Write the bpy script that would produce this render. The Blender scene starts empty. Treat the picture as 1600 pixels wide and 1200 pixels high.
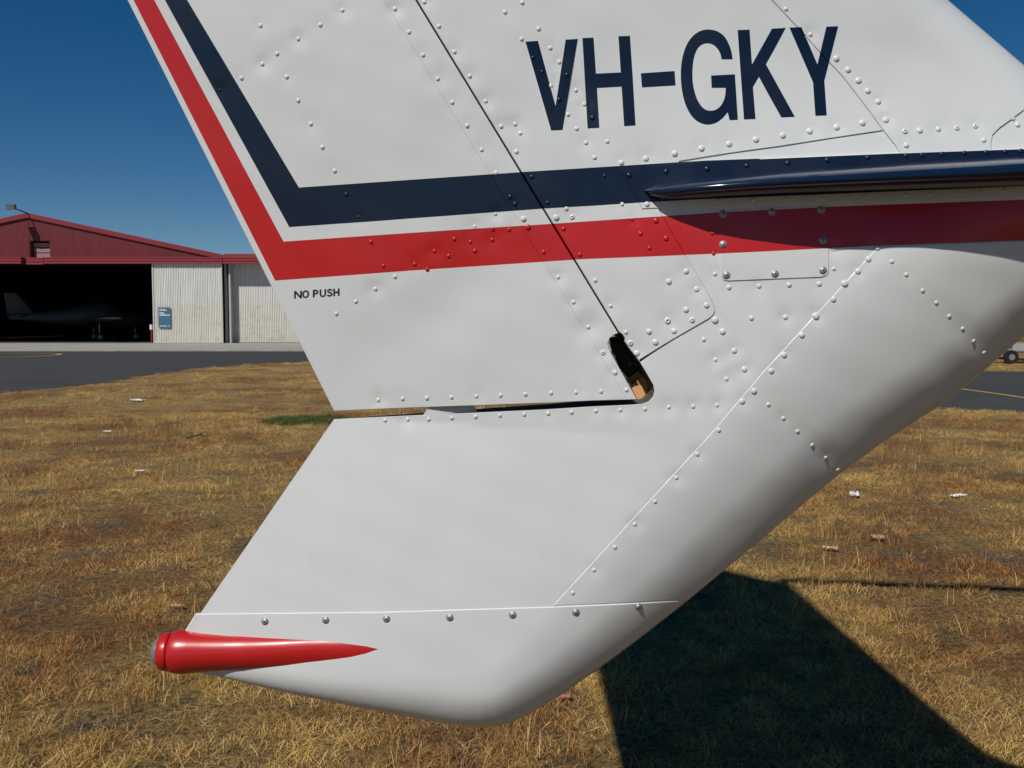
import bpy, bmesh, math, random
import numpy as np
from mathutils import Vector, Matrix
from mathutils.geometry import delaunay_2d_cdt
random.seed(7); rng = np.random.default_rng(7)
S = bpy.context.scene; COL = S.collection

# ---------------------------------------------------------------- camera, sky, sun, exposure
F = 1500.0; H = 1.35; PITCH = math.atan(98/1500)
cam_d = bpy.data.cameras.new('camera'); cam = bpy.data.objects.new('camera', cam_d); COL.objects.link(cam)
cam.location = (0, 0, H); cam.rotation_euler = (math.pi/2-PITCH, 0, 0)
cam_d.sensor_width = 36; cam_d.lens = 36*F/1600; cam_d.clip_start = .05; cam_d.clip_end = 5000
cam_d.dof.use_dof = False
S.camera = cam
SUN = Vector((.49, .78, -1.0)).normalized()          # direction the light travels
EL = math.asin(-SUN.z); ROT = math.atan2(-SUN.x, -SUN.y)
w = bpy.data.worlds.new('World'); S.world = w; w.use_nodes = True
nt = w.node_tree; bg = nt.nodes['Background']
sky = nt.nodes.new('ShaderNodeTexSky'); sky.sky_type = 'NISHITA'; sky.sun_disc = False
sky.sun_elevation = EL; sky.sun_rotation = ROT; sky.air_density = .7; sky.dust_density = 0; sky.ozone_density = 2.0
sky.altitude = 0
hs_ = nt.nodes.new('ShaderNodeHueSaturation'); hs_.inputs['Saturation'].default_value = 1.4; hs_.inputs['Hue'].default_value = .5
nt.links.new(sky.outputs[0], hs_.inputs['Color']); nt.links.new(hs_.outputs[0], bg.inputs[0]); bg.inputs[1].default_value = .066
sl = bpy.data.lights.new('sun', 'SUN'); sl.energy = 5.0; sl.angle = math.radians(.53); sl.color = (1, .965, .90)
so = bpy.data.objects.new('sun', sl); COL.objects.link(so)
so.rotation_euler = SUN.to_track_quat('-Z', 'Y').to_euler(); so.location = (-5, -9, 12)
S.view_settings.view_transform = 'Standard'; S.view_settings.look = 'None'
S.view_settings.gamma = 1; S.view_settings.exposure = -.38; S.view_settings.use_curve_mapping = False

cp, sp = math.cos(PITCH), math.sin(PITCH)
def ray(u, v):
    cx = (u-800)/F; cy = (600-v)/F
    return cx, cp+cy*sp, -sp+cy*cp
def P(u, v, Y):
    dx, dy, dz = ray(np.asarray(u, float), np.asarray(v, float)); k = np.asarray(Y)/dy
    return np.stack([dx*k, dy*k, H+dz*k], -1)
def G(u, v, z=0.):                                   # point on the ground seen at a pixel
    dx, dy, dz = ray(u, v); k = (z-H)/dz
    return (dx*k, dy*k)
def W2P(X, Z, Y=1.40):                               # world point in the fin's plane -> photo coordinates
    fx, fy, fz = X, Y, Z-H
    d = fy*cp-fz*sp; up = fy*sp+fz*cp
    return (800+F*fx/d, 600-F*up/d)

# ---------------------------------------------------------------- helpers
def link(o, parent=None):
    COL.objects.link(o)
    if parent is not None: o.parent = parent
    return o
def tag(o, label=None, cat=None, group=None, kind=None):
    if label: o['label'] = label
    if cat: o['category'] = cat
    if group: o['group'] = group
    if kind: o['kind'] = kind
    return o
def empty(name, loc=(0, 0, 0), rz=0):
    o = bpy.data.objects.new(name, None); o.location = loc; o.rotation_euler = (0, 0, rz); o.empty_display_size = .1
    return link(o)
def mesh(name, vs, fs, mats, parent=None, mi=None, smooth=False, normals=None):
    me = bpy.data.meshes.new(name); me.from_pydata([tuple(map(float, v)) for v in vs], [], fs)
    for m in (mats if isinstance(mats, (list, tuple)) else [mats]): me.materials.append(m)
    if mi is not None: me.polygons.foreach_set('material_index', np.asarray(mi, dtype=np.int32))
    if smooth or normals is not None: me.polygons.foreach_set('use_smooth', [True]*len(me.polygons))
    me.update()
    if normals is not None: me.normals_split_custom_set(normals)
    return link(bpy.data.objects.new(name, me), parent)
class MB:
    def __init__(s): s.v = []; s.f = []; s.m = []
    def add(s, vs, fs, m=0):
        b = len(s.v); s.v += [tuple(v) for v in vs]; s.f += [tuple(i+b for i in f) for f in fs]; s.m += [m]*len(fs)
    def box(s, a, b, m=0):
        x0, y0, z0 = a; x1, y1, z1 = b
        s.add([(x0,y0,z0),(x1,y0,z0),(x1,y1,z0),(x0,y1,z0),(x0,y0,z1),(x1,y0,z1),(x1,y1,z1),(x0,y1,z1)],
              [(0,3,2,1),(4,5,6,7),(0,1,5,4),(1,2,6,5),(2,3,7,6),(3,0,4,7)], m)
    def rings(s, rs, m=0, cap0=True, cap1=True):     # loft between closed rings of equal count
        n = len(rs[0]); vs = [p for r in rs for p in r]; fs = []
        for i in range(len(rs)-1):
            for j in range(n): fs.append((i*n+j, i*n+(j+1) % n, (i+1)*n+(j+1) % n, (i+1)*n+j))
        if cap0: fs.append(tuple(range(n))[::-1])
        if cap1: fs.append(tuple((len(rs)-1)*n+j for j in range(n)))
        s.add(vs, fs, m)
    def tube(s, a, b, r0, r1=None, n=12, m=0):
        a = Vector(a); b = Vector(b); r1 = r0 if r1 is None else r1
        d = (b-a).normalized(); x = d.orthogonal().normalized(); y = d.cross(x)
        ring = lambda c, r: [tuple(c+x*(r*math.cos(t))+y*(r*math.sin(t))) for t in [2*math.pi*k/n for k in range(n)]]
        s.rings([ring(a, r0), ring(b, r1)], m)
    def build(s, name, mats, parent=None, smooth=False):
        o = mesh(name, s.v, s.f, mats, parent, s.m, False)
        if smooth:
            o.data.polygons.foreach_set('use_smooth', [True]*len(o.data.polygons))
            try: o.data.set_sharp_from_angle(angle=math.radians(40))
            except Exception: pass
        return o

# ---------------------------------------------------------------- materials
class NB:
    def __init__(s, name, rough=.5, spec=.5):
        s.m = bpy.data.materials.new(name); s.m.use_nodes = True; s.t = s.m.node_tree
        s.b = s.t.nodes['Principled BSDF']; s.b.inputs['Roughness'].default_value = rough
        s.b.inputs['Specular IOR Level'].default_value = spec
        s.geo = None
    def n(s, ty, **k):
        x = s.t.nodes.new(ty)
        for a, b in k.items(): setattr(x, a, b)
        return x
    def L(s, a, b): s.t.links.new(a, b)
    def pos(s, scale=(1, 1, 1)):
        g = s.n('ShaderNodeNewGeometry'); mp = s.n('ShaderNodeMapping'); mp.inputs['Scale'].default_value = scale
        s.L(g.outputs['Position'], mp.inputs[0]); return mp.outputs[0]
    def noise(s, scale, detail=4, rough=.55, vec=None, dist=0):
        x = s.n('ShaderNodeTexNoise'); x.inputs['Scale'].default_value = scale; x.inputs['Detail'].default_value = detail
        x.inputs['Roughness'].default_value = rough; x.inputs['Distortion'].default_value = dist
        s.L(vec if vec is not None else s.pos(), x.inputs['Vector']); return x.outputs['Fac']
    def ramp(s, fac, stops):
        r = s.n('ShaderNodeValToRGB'); e = r.color_ramp.elements
        while len(e) < len(stops): e.new(.5)
        for q, (p, c) in zip(e, stops):
            q.position = p; q.color = (*c, 1) if not isinstance(c, (int, float)) else (c, c, c, 1)
        s.L(fac, r.inputs[0]); return r.outputs[0]
    def mix(s, fac, a, b, mode='MIX'):
        x = s.n('ShaderNodeMix', data_type='RGBA', blend_type=mode)
        for inp, val in ((x.inputs[0], fac), (x.inputs[6], a), (x.inputs[7], b)):
            if isinstance(val, bpy.types.NodeSocket): s.L(val, inp)
            elif isinstance(val, (int, float)): inp.default_value = val if inp.type == 'VALUE' else (val, val, val, 1)
            else: inp.default_value = (*val, 1)
        return x.outputs[2]
    def color(s, c):
        if isinstance(c, bpy.types.NodeSocket): s.L(c, s.b.inputs['Base Color'])
        else: s.b.inputs['Base Color'].default_value = (*c, 1)
        return s
    def bump(s, h, strength=.3, dist=.01):
        x = s.n('ShaderNodeBump'); x.inputs['Strength'].default_value = strength; x.inputs['Distance'].default_value = dist
        s.L(h, x.inputs['Height']); s.L(x.outputs[0], s.b.inputs['Normal']); return s

def paint(name, c, dirt=True, rough=.32, coat=.4):
    k = NB(name, rough)
    k.b.inputs['Coat Weight'].default_value = coat; k.b.inputs['Coat Roughness'].default_value = .12
    big = k.noise(3.1, 3); c2 = tuple(x*.93 for x in c)
    col = k.mix(big, c, c2)
    if dirt:
        streak = k.ramp(k.noise(1, 5, .6, k.pos((46, 46, 2.3))), [(.60, 0.), (.80, 1.)])
        col = k.mix(k.mix(.13, 0., streak), col, tuple(x*y for x, y in zip(c, (.62, .56, .46))))
        speck = k.ramp(k.noise(150, 2, .5), [(.765, 0.), (.79, 1.)])
        col = k.mix(k.mix(.35, 0., speck), col, tuple(x*.55 for x in c))
    k.color(col)
    op = k.noise(420, 2, .5); k.bump(op, .05, .0006)
    r = k.ramp(k.noise(9, 4), [(.3, rough*.8), (.75, rough*1.35)]); k.L(r, k.b.inputs['Roughness'])
    return k.m
M_white = paint('white_paint', (.665, .675, .668), coat=.25, rough=.4)
M_navy = paint('navy_paint', (.003, .011, .030), False, .3, .0)
M_red = paint('red_paint', (.49, .012, .012), False, .33, .2)
def simple(name, c, rough=.6, metal=0., var=.15, scale=20, bump=0):
    k = NB(name, rough); k.b.inputs['Metallic'].default_value = metal
    nz = k.noise(scale, 4); k.color(k.mix(nz, tuple(x*(1+var) for x in c), tuple(x*(1-var) for x in c)))
    if bump: k.bump(nz, bump, .01)
    return k.m
M_shade_primer = simple('shaded_primer', (.085, .072, .06), .8)  # shade put into the colour, so cut-out and hinge-gap walls don't look lit
M_black = simple('black_rubber', (.012, .012, .013), .6)
M_peach = simple('peach_primer', (.72, .38, .17), .7)
M_yellowp = simple('yellow_primer', (.50, .34, .06), .7)
M_steel = simple('screw_steel', (.40, .41, .43), .48, .65, .12, 300)
M_slot = simple('screw_slot', (.04, .04, .045), .6)
M_lens = NB('frosted_lens', .35).color((.33, .33, .31)).m
M_lens.node_tree.nodes['Principled BSDF'].inputs['Transmission Weight'].default_value = .55
M_glass = NB('dark_glass', .08).color((.02, .03, .035)).m

# ================================================================ GROUND, TARMAC, APRON
k = NB('dry_ground', .95, .2)
soil = k.ramp(k.noise(120, 8, .8), [(.34, (.05, .04, .032)), (.5, (.155, .125, .10)), (.66, (.34, .28, .22))])
thatch = k.ramp(k.noise(170, 7, .8, k.pos((1, .7, 1)), 1.5), [(.36, (.045, .027, .012)), (.48, (.33, .21, .07)), (.60, (.68, .48, .19))])
rust = k.ramp(k.noise(150, 8, .8), [(.36, (.04, .02, .010)), (.5, (.25, .13, .05)), (.64, (.52, .31, .13))])
pm = k.ramp(k.noise(.6, 7, .66), [(.47, 0.), (.60, 1.)])
bare = k.ramp(k.noise(2.3, 7, .68), [(.52, 0.), (.66, 1.)])
col = k.mix(pm, thatch, rust); col = k.mix(bare, col, soil)
col = k.mix(1., col, k.ramp(k.noise(32, 7, .72), [(.36, .22), (.50, .75), (.62, 1.25)]), 'MULTIPLY')
k.color(col); k.bump(k.noise(130, 9, .85), 1.0, .02); M_ground = k.m
g = mesh('ground', [(-1500, -1200, 0), (1500, -1200, 0), (1500, 2500, 0), (-1500, 2500, 0)], [(0, 1, 2, 3)], M_ground)
tag(g, 'dry straw coloured grass ground around the parked aircraft', kind='structure')

k = NB('asphalt', .95, .08)
fine = k.noise(160, 5, .7); big = k.noise(.35, 5, .6, k.pos((1, 2.2, 1)))
c = k.mix(k.ramp(big, [(.35, 0.), (.7, 1.)]), (.048, .049, .049), (.07, .071, .071))
c = k.mix(.5, c, k.ramp(fine, [(.35, (.03, .03, .031)), (.6, (.085, .086, .088)), (.75, (.17, .17, .168))]))
k.color(c); k.bump(fine, .4, .006); M_asphalt = k.m
def sheet(name, pts, z, mat, label=None, kind='structure', cat=None):
    tris = []
    vv = [Vector((x, y)) for x, y in pts]
    out = delaunay_2d_cdt(vv, [], [list(range(len(pts)))], 1, 1e-5)
    o = mesh(name, [(p.x, p.y, z) for p in out[0]], [tuple(f) for f in out[2]], mat)
    bm = bmesh.new(); bm.from_mesh(o.data)
    bmesh.ops.recalc_face_normals(bm, faces=bm.faces)
    for f in bm.faces:
        if f.normal.z < 0: f.normal_flip()
    bm.to_mesh(o.data); bm.free()
    return tag(o, label, cat, kind=kind)
def wob(a, b, n, amp):
    a = np.array(a); b = np.array(b); out = []
    for i in range(n):
        t = i/n; p = a+(b-a)*t; out.append((p[0]+random.uniform(-amp, amp), p[1]+random.uniform(-amp, amp)))
    return out
gl = [G(*p) for p in [(0, 615), (60, 609), (110, 604), (162, 599), (215, 589), (309, 576), (390, 570), (471, 566)]]
gr = [G(*p) for p in [(1390, 636), (1450, 638), (1600, 644)]]
APR = 43.2                                            # near edge of the concrete apron
edge = [(-90, -14), (-40, 2), (-16, 9), (-11.5, 14)]+gl+[(-5, 34.5), (-3, 33), (-1.5, 28), (0.5, 20), (3, 16)]+gr+[(30, 12.6), (90, 11)]
near = []
for a, b in zip(edge[:-1], edge[1:]):
    L_ = math.dist(a, b); near += wob(a, b, max(1, int(L_/.35)) if L_ < 12 else 2, .035)
near.append(edge[-1])
far_r = [G(1700, 583.5), G(1600, 581.5), G(1500, 579), (9.5, 25.5), (7, 28), (6, 34), (7, 38), (12, 41), (60, APR-.0)]
tarmac = near+[(90, 24)]+far_r+[(-90, APR)]
sheet('tarmac', tarmac, .004, M_asphalt, 'dark grey tarmac taxiway between the dry grass and the hangar apron')
def inpoly(pts, poly):
    pts = np.asarray(pts, float); x, y = pts[:, 0], pts[:, 1]; r = np.zeros(len(pts), bool)
    n = len(poly)
    for i in range(n):
        x0, y0 = poly[i]; x1, y1 = poly[(i+1) % n]
        if y0 == y1: continue
        c = ((y0 > y) != (y1 > y)) & (x < (x1-x0)*(y-y0)/(y1-y0)+x0); r ^= c
    return r
k = NB('apron_concrete', .85); nz = k.noise(1.7, 7, .65)
k.color(k.ramp(nz, [(.3, (.25, .235, .20)), (.55, (.36, .34, .30)), (.8, (.43, .41, .36))])); k.bump(nz, .2, .01); M_conc = k.m
ap = empty('apron', (0, APR, 0)); tag(ap, 'pale concrete apron strip in front of the hangar', kind='structure')
for i in range(30):                                   # concrete slabs, recessed joints
    x0 = -95+i*5.0
    b = MB(); b.box((x0, .012, -.05), (x0+4.97, 14.4-.04, .05+random.uniform(-.004, .004))); b.build('slab', M_conc, ap)
M_yel = simple('yellow_line_paint', (.50, .33, .06), .8, 0, .35, 6)
def ribbon(name, pts, wd, z, label):
    pts = [Vector(p) for p in pts]; vs = []; fs = []
    for i, p in enumerate(pts):
        d = (pts[min(i+1, len(pts)-1)]-pts[max(i-1, 0)]).normalized(); n = Vector((-d.y, d.x))*wd/2
        vs += [(p.x+n.x, p.y+n.y, z), (p.x-n.x, p.y-n.y, z)]
    for i in range(len(pts)-1): fs.append((2*i, 2*i+1, 2*i+3, 2*i+2))
    return tag(mesh(name, vs, fs, M_yel), label, kind='structure')
ribbon('yellow_line', [G(*p) for p in [(1430, 599), (1504, 608.5), (1530, 612), (1560, 616), (1600, 622), (1700, 638)]], .10, .009, 'thin yellow taxi line on the tarmac right of the tail')
ribbon('yellow_line', [G(*p) for p in [(-120, 559.5), (-60, 559), (0, 558.6), (40, 557.6), (70, 556.2), (88, 555), (96, 553.6), (88, 552.7), (60, 552.2), (20, 552), (-60, 552)]], .16, .009, 'yellow looped taxi line in front of the hangar')

# ================================================================ HANGAR
YH = 57.6
def hp(u, v, dy=0): return P(u, v, YH+dy)
k = NB('red_cladding', .5); 
k.color(k.mix(k.ramp(k.noise(1, 4, .6, k.pos((3, 3, .3))), [(.3, 0.), (.7, 1.)]), (.115, .009, .013), (.15, .013, .018))); M_redclad = k.m
M_redfas = simple('red_fascia', (.27, .028, .035), .5, 0, .12, 2)
k = NB('white_cladding', .55)
st = k.ramp(k.noise(1, 6, .65, k.pos((9, 9, .55))), [(.38, 0.), (.72, 1.)])
z = k.n('ShaderNodeSeparateXYZ'); gg = k.n('ShaderNodeNewGeometry'); k.L(gg.outputs['Position'], z.inputs[0])
low = k.ramp(z.outputs[2], [(0, 1.), (.25, .75), (.7, .15), (1., 0.)]); zz = k.n('ShaderNodeMath', operation='MULTIPLY'); zz.inputs[1].default_value = .28
k.L(z.outputs[2], zz.inputs[0]); low = k.ramp(zz.outputs[0], [(0, .9), (.08, .6), (.62, .5), (.72, .05), (1., 0.)])
blot = k.ramp(k.noise(2.2, 7, .7), [(.5, 0.), (.62, 1.)])
c = k.mix(st, (.70, .69, .66), (.56, .545, .50)); c = k.mix(k.mix(low, 0., .55), c, (.62, .55, .37))
bm_ = k.mix(1., low, blot, 'MULTIPLY'); c = k.mix(k.mix(bm_, 0., .3), c, (.16, .14, .11))
k.color(c); M_whclad = k.m
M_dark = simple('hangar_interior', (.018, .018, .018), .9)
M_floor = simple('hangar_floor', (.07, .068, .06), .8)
M_pane = simple('gable_pane', (.36, .20, .20), .4)
hangar = empty('hangar', tuple(hp(48, 538)*[1, 1, 0]))
tag(hangar, 'open steel hangar with dark red gable and pale corrugated sliding doors', 'hangar')
HO = Vector(hangar.location)
def hb(name, mb, mat, parent=None, smooth=False):
    mb.v = [tuple(Vector(v)-HO) for v in mb.v] if parent is None or parent is hangar else mb.v
    return mb.build(name, mat, parent or hangar, smooth)
def child_of(par, o):
    return o
pitch_c = .19
def corr(mb, x0, x1, zb0, zb1, zt0, zt1, y, p=pitch_c, d=.035):   # corrugated sheet with real folds, sloping ends allowed
    n = max(1, int(round((x1-x0)/p))); vs = []; fs = []
    xs = []; 
    for i in range(n):
        a = x0+(x1-x0)*i/n; w_ = (x1-x0)/n
        xs += [(a, 0), (a+w_*.35, 0), (a+w_*.5, -d), (a+w_*.85, -d)]
    xs.append((x1, 0))
    for x, dy in xs:
        t = (x-x0)/(x1-x0); vs += [(x, y+dy, zb0+(zb1-zb0)*t), (x, y+dy, zt0+(zt1-zt0)*t)]
    for i in range(len(xs)-1): fs.append((2*i, 2*i+2, 2*i+3, 2*i+1))
    mb.add(vs, fs)
def hx(u): return float(hp(u, 470)[0])
def hz(v): return float(hp(48, v)[2])
zf_b, zf_t = hz(412.5), hz(402.5); zap = hz(336.5); xap = hx(48); xr = hx(352); z_e = hz(402)
slope = (zap-z_e)/(xr-xap); xl = xap-(xr-xap)
def roof_z(x): return zap-slope*abs(x-xap)
# gable sheets, split round the small recess
wx0, wx1, wz1, wz0 = hx(49), hx(81), hz(376), zf_t
sheets = np.arange(xl, xr, .84)
sheets = sorted(set([round(float(s), 3) for s in sheets]+[round(wx0, 3), round(wx1, 3), round(xap, 3), round(xr, 3)]))
for a, b_ in zip(sheets[:-1], sheets[1:]):
    if b_-a < .02: continue
    m_ = MB(); zb = wz1 if (a >= wx0-.01 and b_ <= wx1+.01) else zf_t-.05
    corr(m_, a+.002, b_-.002, zb, zb, max(roof_z(a), zb)+.02, max(roof_z(b_), zb)+.02, YH, .16, .006)
    hb('cladding_sheet', m_, M_redclad)
# window recess in gable
m_ = MB(); m_.box((wx0, YH+.02, wz0), (wx0+.03, YH+.55, wz1)); m_.box((wx1-.03, YH+.02, wz0), (wx1, YH+.55, wz1)); m_.box((wx0+.03, YH+.02, wz1-.03), (wx1-.03, YH+.55, wz1))
wf = hb('window', m_, M_redclad)
for j in range(3):
    m_ = MB(); h_ = (wz1-wz0-.1)/3; m_.box((wx0+.06, YH+.35, wz0+.03+j*h_), (wx1-.06, YH+.40, wz0+j*h_+h_-.02))
    m_.v = [tuple(Vector(v)-HO) for v in m_.v]; m_.build('pane', M_pane, wf)
# barge boards, roof
for sgn in (-1, 1):
    m_ = MB(); xe = xap+sgn*(xr-xap+.6)
    ze = roof_z(xe)
    def bar(y0, y1, a, b2, dz0, dz1, mb):
        (xa, za), (xb, zb_) = a, b2
        vs = [(xa, y0, za+dz0), (xb, y0, zb_+dz0), (xb, y1, zb_+dz0), (xa, y1, za+dz0), (xa, y0, za+dz1), (xb, y0, zb_+dz1), (xb, y1, zb_+dz1), (xa, y1, za+dz1)]
        fs = [(0,3,2,1),(4,5,6,7),(0,1,5,4),(1,2,6,5),(2,3,7,6),(3,0,4,7)]
        mb.add(vs, fs)
    bar(YH-.12, YH-.05, (xap, zap), (xe, ze), -.14, .14, m_); hb('barge_board', m_, M_redfas if False else simple('barge_red', (.22, .018, .025), .5))
    m_ = MB(); bar(YH-.02, YH+30, (xap, zap), (xe, ze), .06, .12, m_); hb('roof', m_, simple('roof_sheet', (.35, .30, .28), .6))
# fascia sections (track cover over doors), three ridges each
for (ua, ub, dv) in ((-700, 41, 0), (49, 75.5, 1.2), (76.5, 352, 0), (353, 640, 0)):
    m_ = MB(); x0, x1 = hx(ua), hx(ub); zb, zt = zf_b-dv*.04, zf_t-dv*.02
    hgt = (zt-zb)
    for q, (a, b2, dd) in enumerate(((0, .3, .50), (.3, .42, .40), (.42, .72, .46), (.72, .8, .38), (.8, 1, .48))):
        m_.box((x0, YH-dd, zb+hgt*a+.001*q), (x1, YH-.06, zb+hgt*b2-.001))
    hb('fascia', m_, M_redfas)
# sliding door (pale corrugated), sheets as parts
dtop = zf_b+.05
def door(name, u0, u1, yoff, label, n, lead=True):
    x0, x1 = hx(u0), hx(u1)
    m_ = MB(); m_.box((x0, YH+yoff+.03, .08), (x1, YH+yoff+.09, dtop))
    for xx in (x0, x1-.07): m_.box((xx, YH+yoff-.05, .07), (xx+.07, YH+yoff+.03, dtop-.002))
    m_.box((x0+.07, YH+yoff-.045, .07), (x1-.07, YH+yoff+.028, .16))
    d_ = hb(name, m_, simple('door_frame_'+name, (.55, .54, .48), .6)); 
    if label: d_['label'] = label
    for i in range(n):
        a = x0+.075+(x1-x0-.15)*i/n; b2 = x0+.075+(x1-x0-.15)*(i+1)/n
        q = MB(); corr(q, a+.004, b2-.004, .165, .165, dtop-.01, dtop-.01, YH+yoff, .105, .03+.004*(i % 2))
        q.v = [tuple(Vector(v)-HO) for v in q.v]; q.build('cladding_sheet', M_whclad, d_)
door('sliding_door', 241.5, 350, -.28, 'stained pale sliding door at the right of the opening', 5)
door('sliding_door', 356, 640, .55, 'recessed pale corrugated door', 13)
m_ = MB(); 
for uu in (351.5, 358): m_.box((hx(uu), YH-.02, .05), (hx(uu)+.1, YH+.5, dtop))
hb('door_post', m_, simple('post_grey', (.42, .41, .38), .6))
door('sliding_door', -560, -330, -.28, None, 10)
# flat parapet right of the gable
m_ = MB(); m_.box((xr+.02, YH-.1, zf_t+.001), (hx(640), YH+.3, zf_t+.22)); hb('parapet', m_, simple('parapet_red', (.24, .035, .035), .5))
m_ = MB(); m_.box((xr+.05, YH+.3, zf_t-.3), (hx(640), YH+25, zf_t)); hb('side_roof', m_, simple('side_roof', (.3, .28, .27), .7))
# interior shell
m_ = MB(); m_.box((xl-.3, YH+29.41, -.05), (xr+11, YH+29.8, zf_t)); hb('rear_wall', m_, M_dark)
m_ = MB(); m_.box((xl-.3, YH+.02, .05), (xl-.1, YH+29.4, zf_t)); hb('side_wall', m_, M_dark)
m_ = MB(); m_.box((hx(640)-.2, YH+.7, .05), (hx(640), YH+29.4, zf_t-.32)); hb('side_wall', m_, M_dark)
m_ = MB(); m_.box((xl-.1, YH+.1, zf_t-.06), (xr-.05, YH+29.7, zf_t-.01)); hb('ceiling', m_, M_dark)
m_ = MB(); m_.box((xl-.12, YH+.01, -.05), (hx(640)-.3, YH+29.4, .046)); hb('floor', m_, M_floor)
# bright louvred window far left inside the hangar
k = NB('daylit_panel', .7).color((.45, .5, .5)); M_lou = k.m
m_ = MB(); XA, XB = P(-60, 465, YH+29)[0], P(22, 465, YH+29)[0]; ZA, ZB = P(0, 476, YH+29)[2], P(0, 455, YH+29)[2]
for i in range(9): m_.box((XA+(XB-XA)*i/9, YH+29.3, ZA), (XA+(XB-XA)*(i+.8)/9, YH+29.4, ZB))
lw = hb('louvre_window', m_, None or M_lou)
M_lou.node_tree.nodes['Principled BSDF'].inputs['Emission Color'].default_value = (.5, .62, .65, 1)
M_lou.node_tree.nodes['Principled BSDF'].inputs['Emission Strength'].default_value = .10
# sign on the door
M_sign = simple('sign_blue', (.055, .145, .23), .4, 0, .08); M_sw = simple('sign_white', (.7, .72, .72), .5)
sg = empty('sign', (hx(260), YH-.36, hz(512)))
tag(sg, 'small blue rectangular notice with white lettering on the pale hangar door', 'sign')
m_ = MB(); wS = hx(269.5)-hx(250.5); hS = hz(480.5)-hz(512)
m_.box((-wS/2, -.03, 0), (wS/2, 0, hS)); m_.build('board', M_sign, sg)
for (a, b2, t0, t1) in ((.1, .62, .92, .895), (.1, .7, .87, .84), (.1, .45, .76, .73), (.1, .55, .70, .672), (.1, .95, .645, .60), (.1, .7, .10, .07), (.8, .95, .10, .07)):
    m_ = MB(); m_.box((-wS/2+a*wS, -.036, hS*t1), (-wS/2+b2*wS, -.0305, hS*t0)); m_.build('line_of_print', M_sw, sg)

# floodlight on the ridge
fl = empty('floodlight', tuple(hp(46, 337)-[0, .1, 0])); tag(fl, 'grey floodlight on an arm at the peak of the hangar gable', 'floodlight')
m_ = MB(); m_.tube((0, 0, .1), (-.15, -.75, .22), .035); m_.tube((-.15, -.75, .22), (-.42, -.95, .32), .03); m_.build('arm', M_black, fl)
m_ = MB(); m_.rings([[(-.75, -1.25, .5), (-.25, -1.25, .5), (-.2, -1.2, .2), (-.62, -1.2, .15)], [(-.7, -.85, .55), (-.28, -.85, .55), (-.25, -.85, .28), (-.6, -.85, .25)]]); m_.build('lamp_head', simple('lamp_grey', (.12, .14, .13), .4), fl)
# hydrant-like red post just inside the opening
rp = empty('post', tuple(P(237.5, 538, YH+.2)*[1, 1, 0]+[0, 0, .05])); tag(rp, 'short red post with white top beside the hangar door edge', 'post')
m_ = MB(); m_.tube((0, 0, 0), (0, 0, .8), .06); m_.build('stem', simple('post_red', (.22, .015, .02), .5), rp)
m_ = MB(); m_.tube((0, 0, .801), (0, 0, 1.1), .11); m_.build('cap', M_sw, rp)

# ================================================================ GENERIC LIGHT AIRCRAFT (hangar, far parking)
def ellipse_ring(x, cz, ry, rz, n=20, cy=0, e=1.0):
    out = []
    for k_ in range(n):
        t = 2*math.pi*k_/n; c_, s_ = math.cos(t), math.sin(t)
        out.append((x, cy+ry*math.copysign(abs(c_)**e, c_), cz+rz*math.copysign(abs(s_)**e, s_)))
    return out
def aerofoil(mb, root, tip, cr, ct, th, vertical=False):   # lens shaped surface from root point to tip point, chord along x
    def sec(p, c_, t_):
        pts = []
        prof = [(0, 0), (.08, .55), (.3, 1), (.65, .7), (1, .04), (1, -.04), (.65, -.7), (.3, -1), (.08, -.55)]
        for a, b2 in prof:
            if vertical: pts.append((p[0]+a*c_, p[1]+b2*t_/2, p[2]))
            else: pts.append((p[0]+a*c_, p[1], p[2]+b2*t_/2))
        return pts
    mb.rings([sec(root, cr, th), sec(tip, ct, th*.6)])
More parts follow.
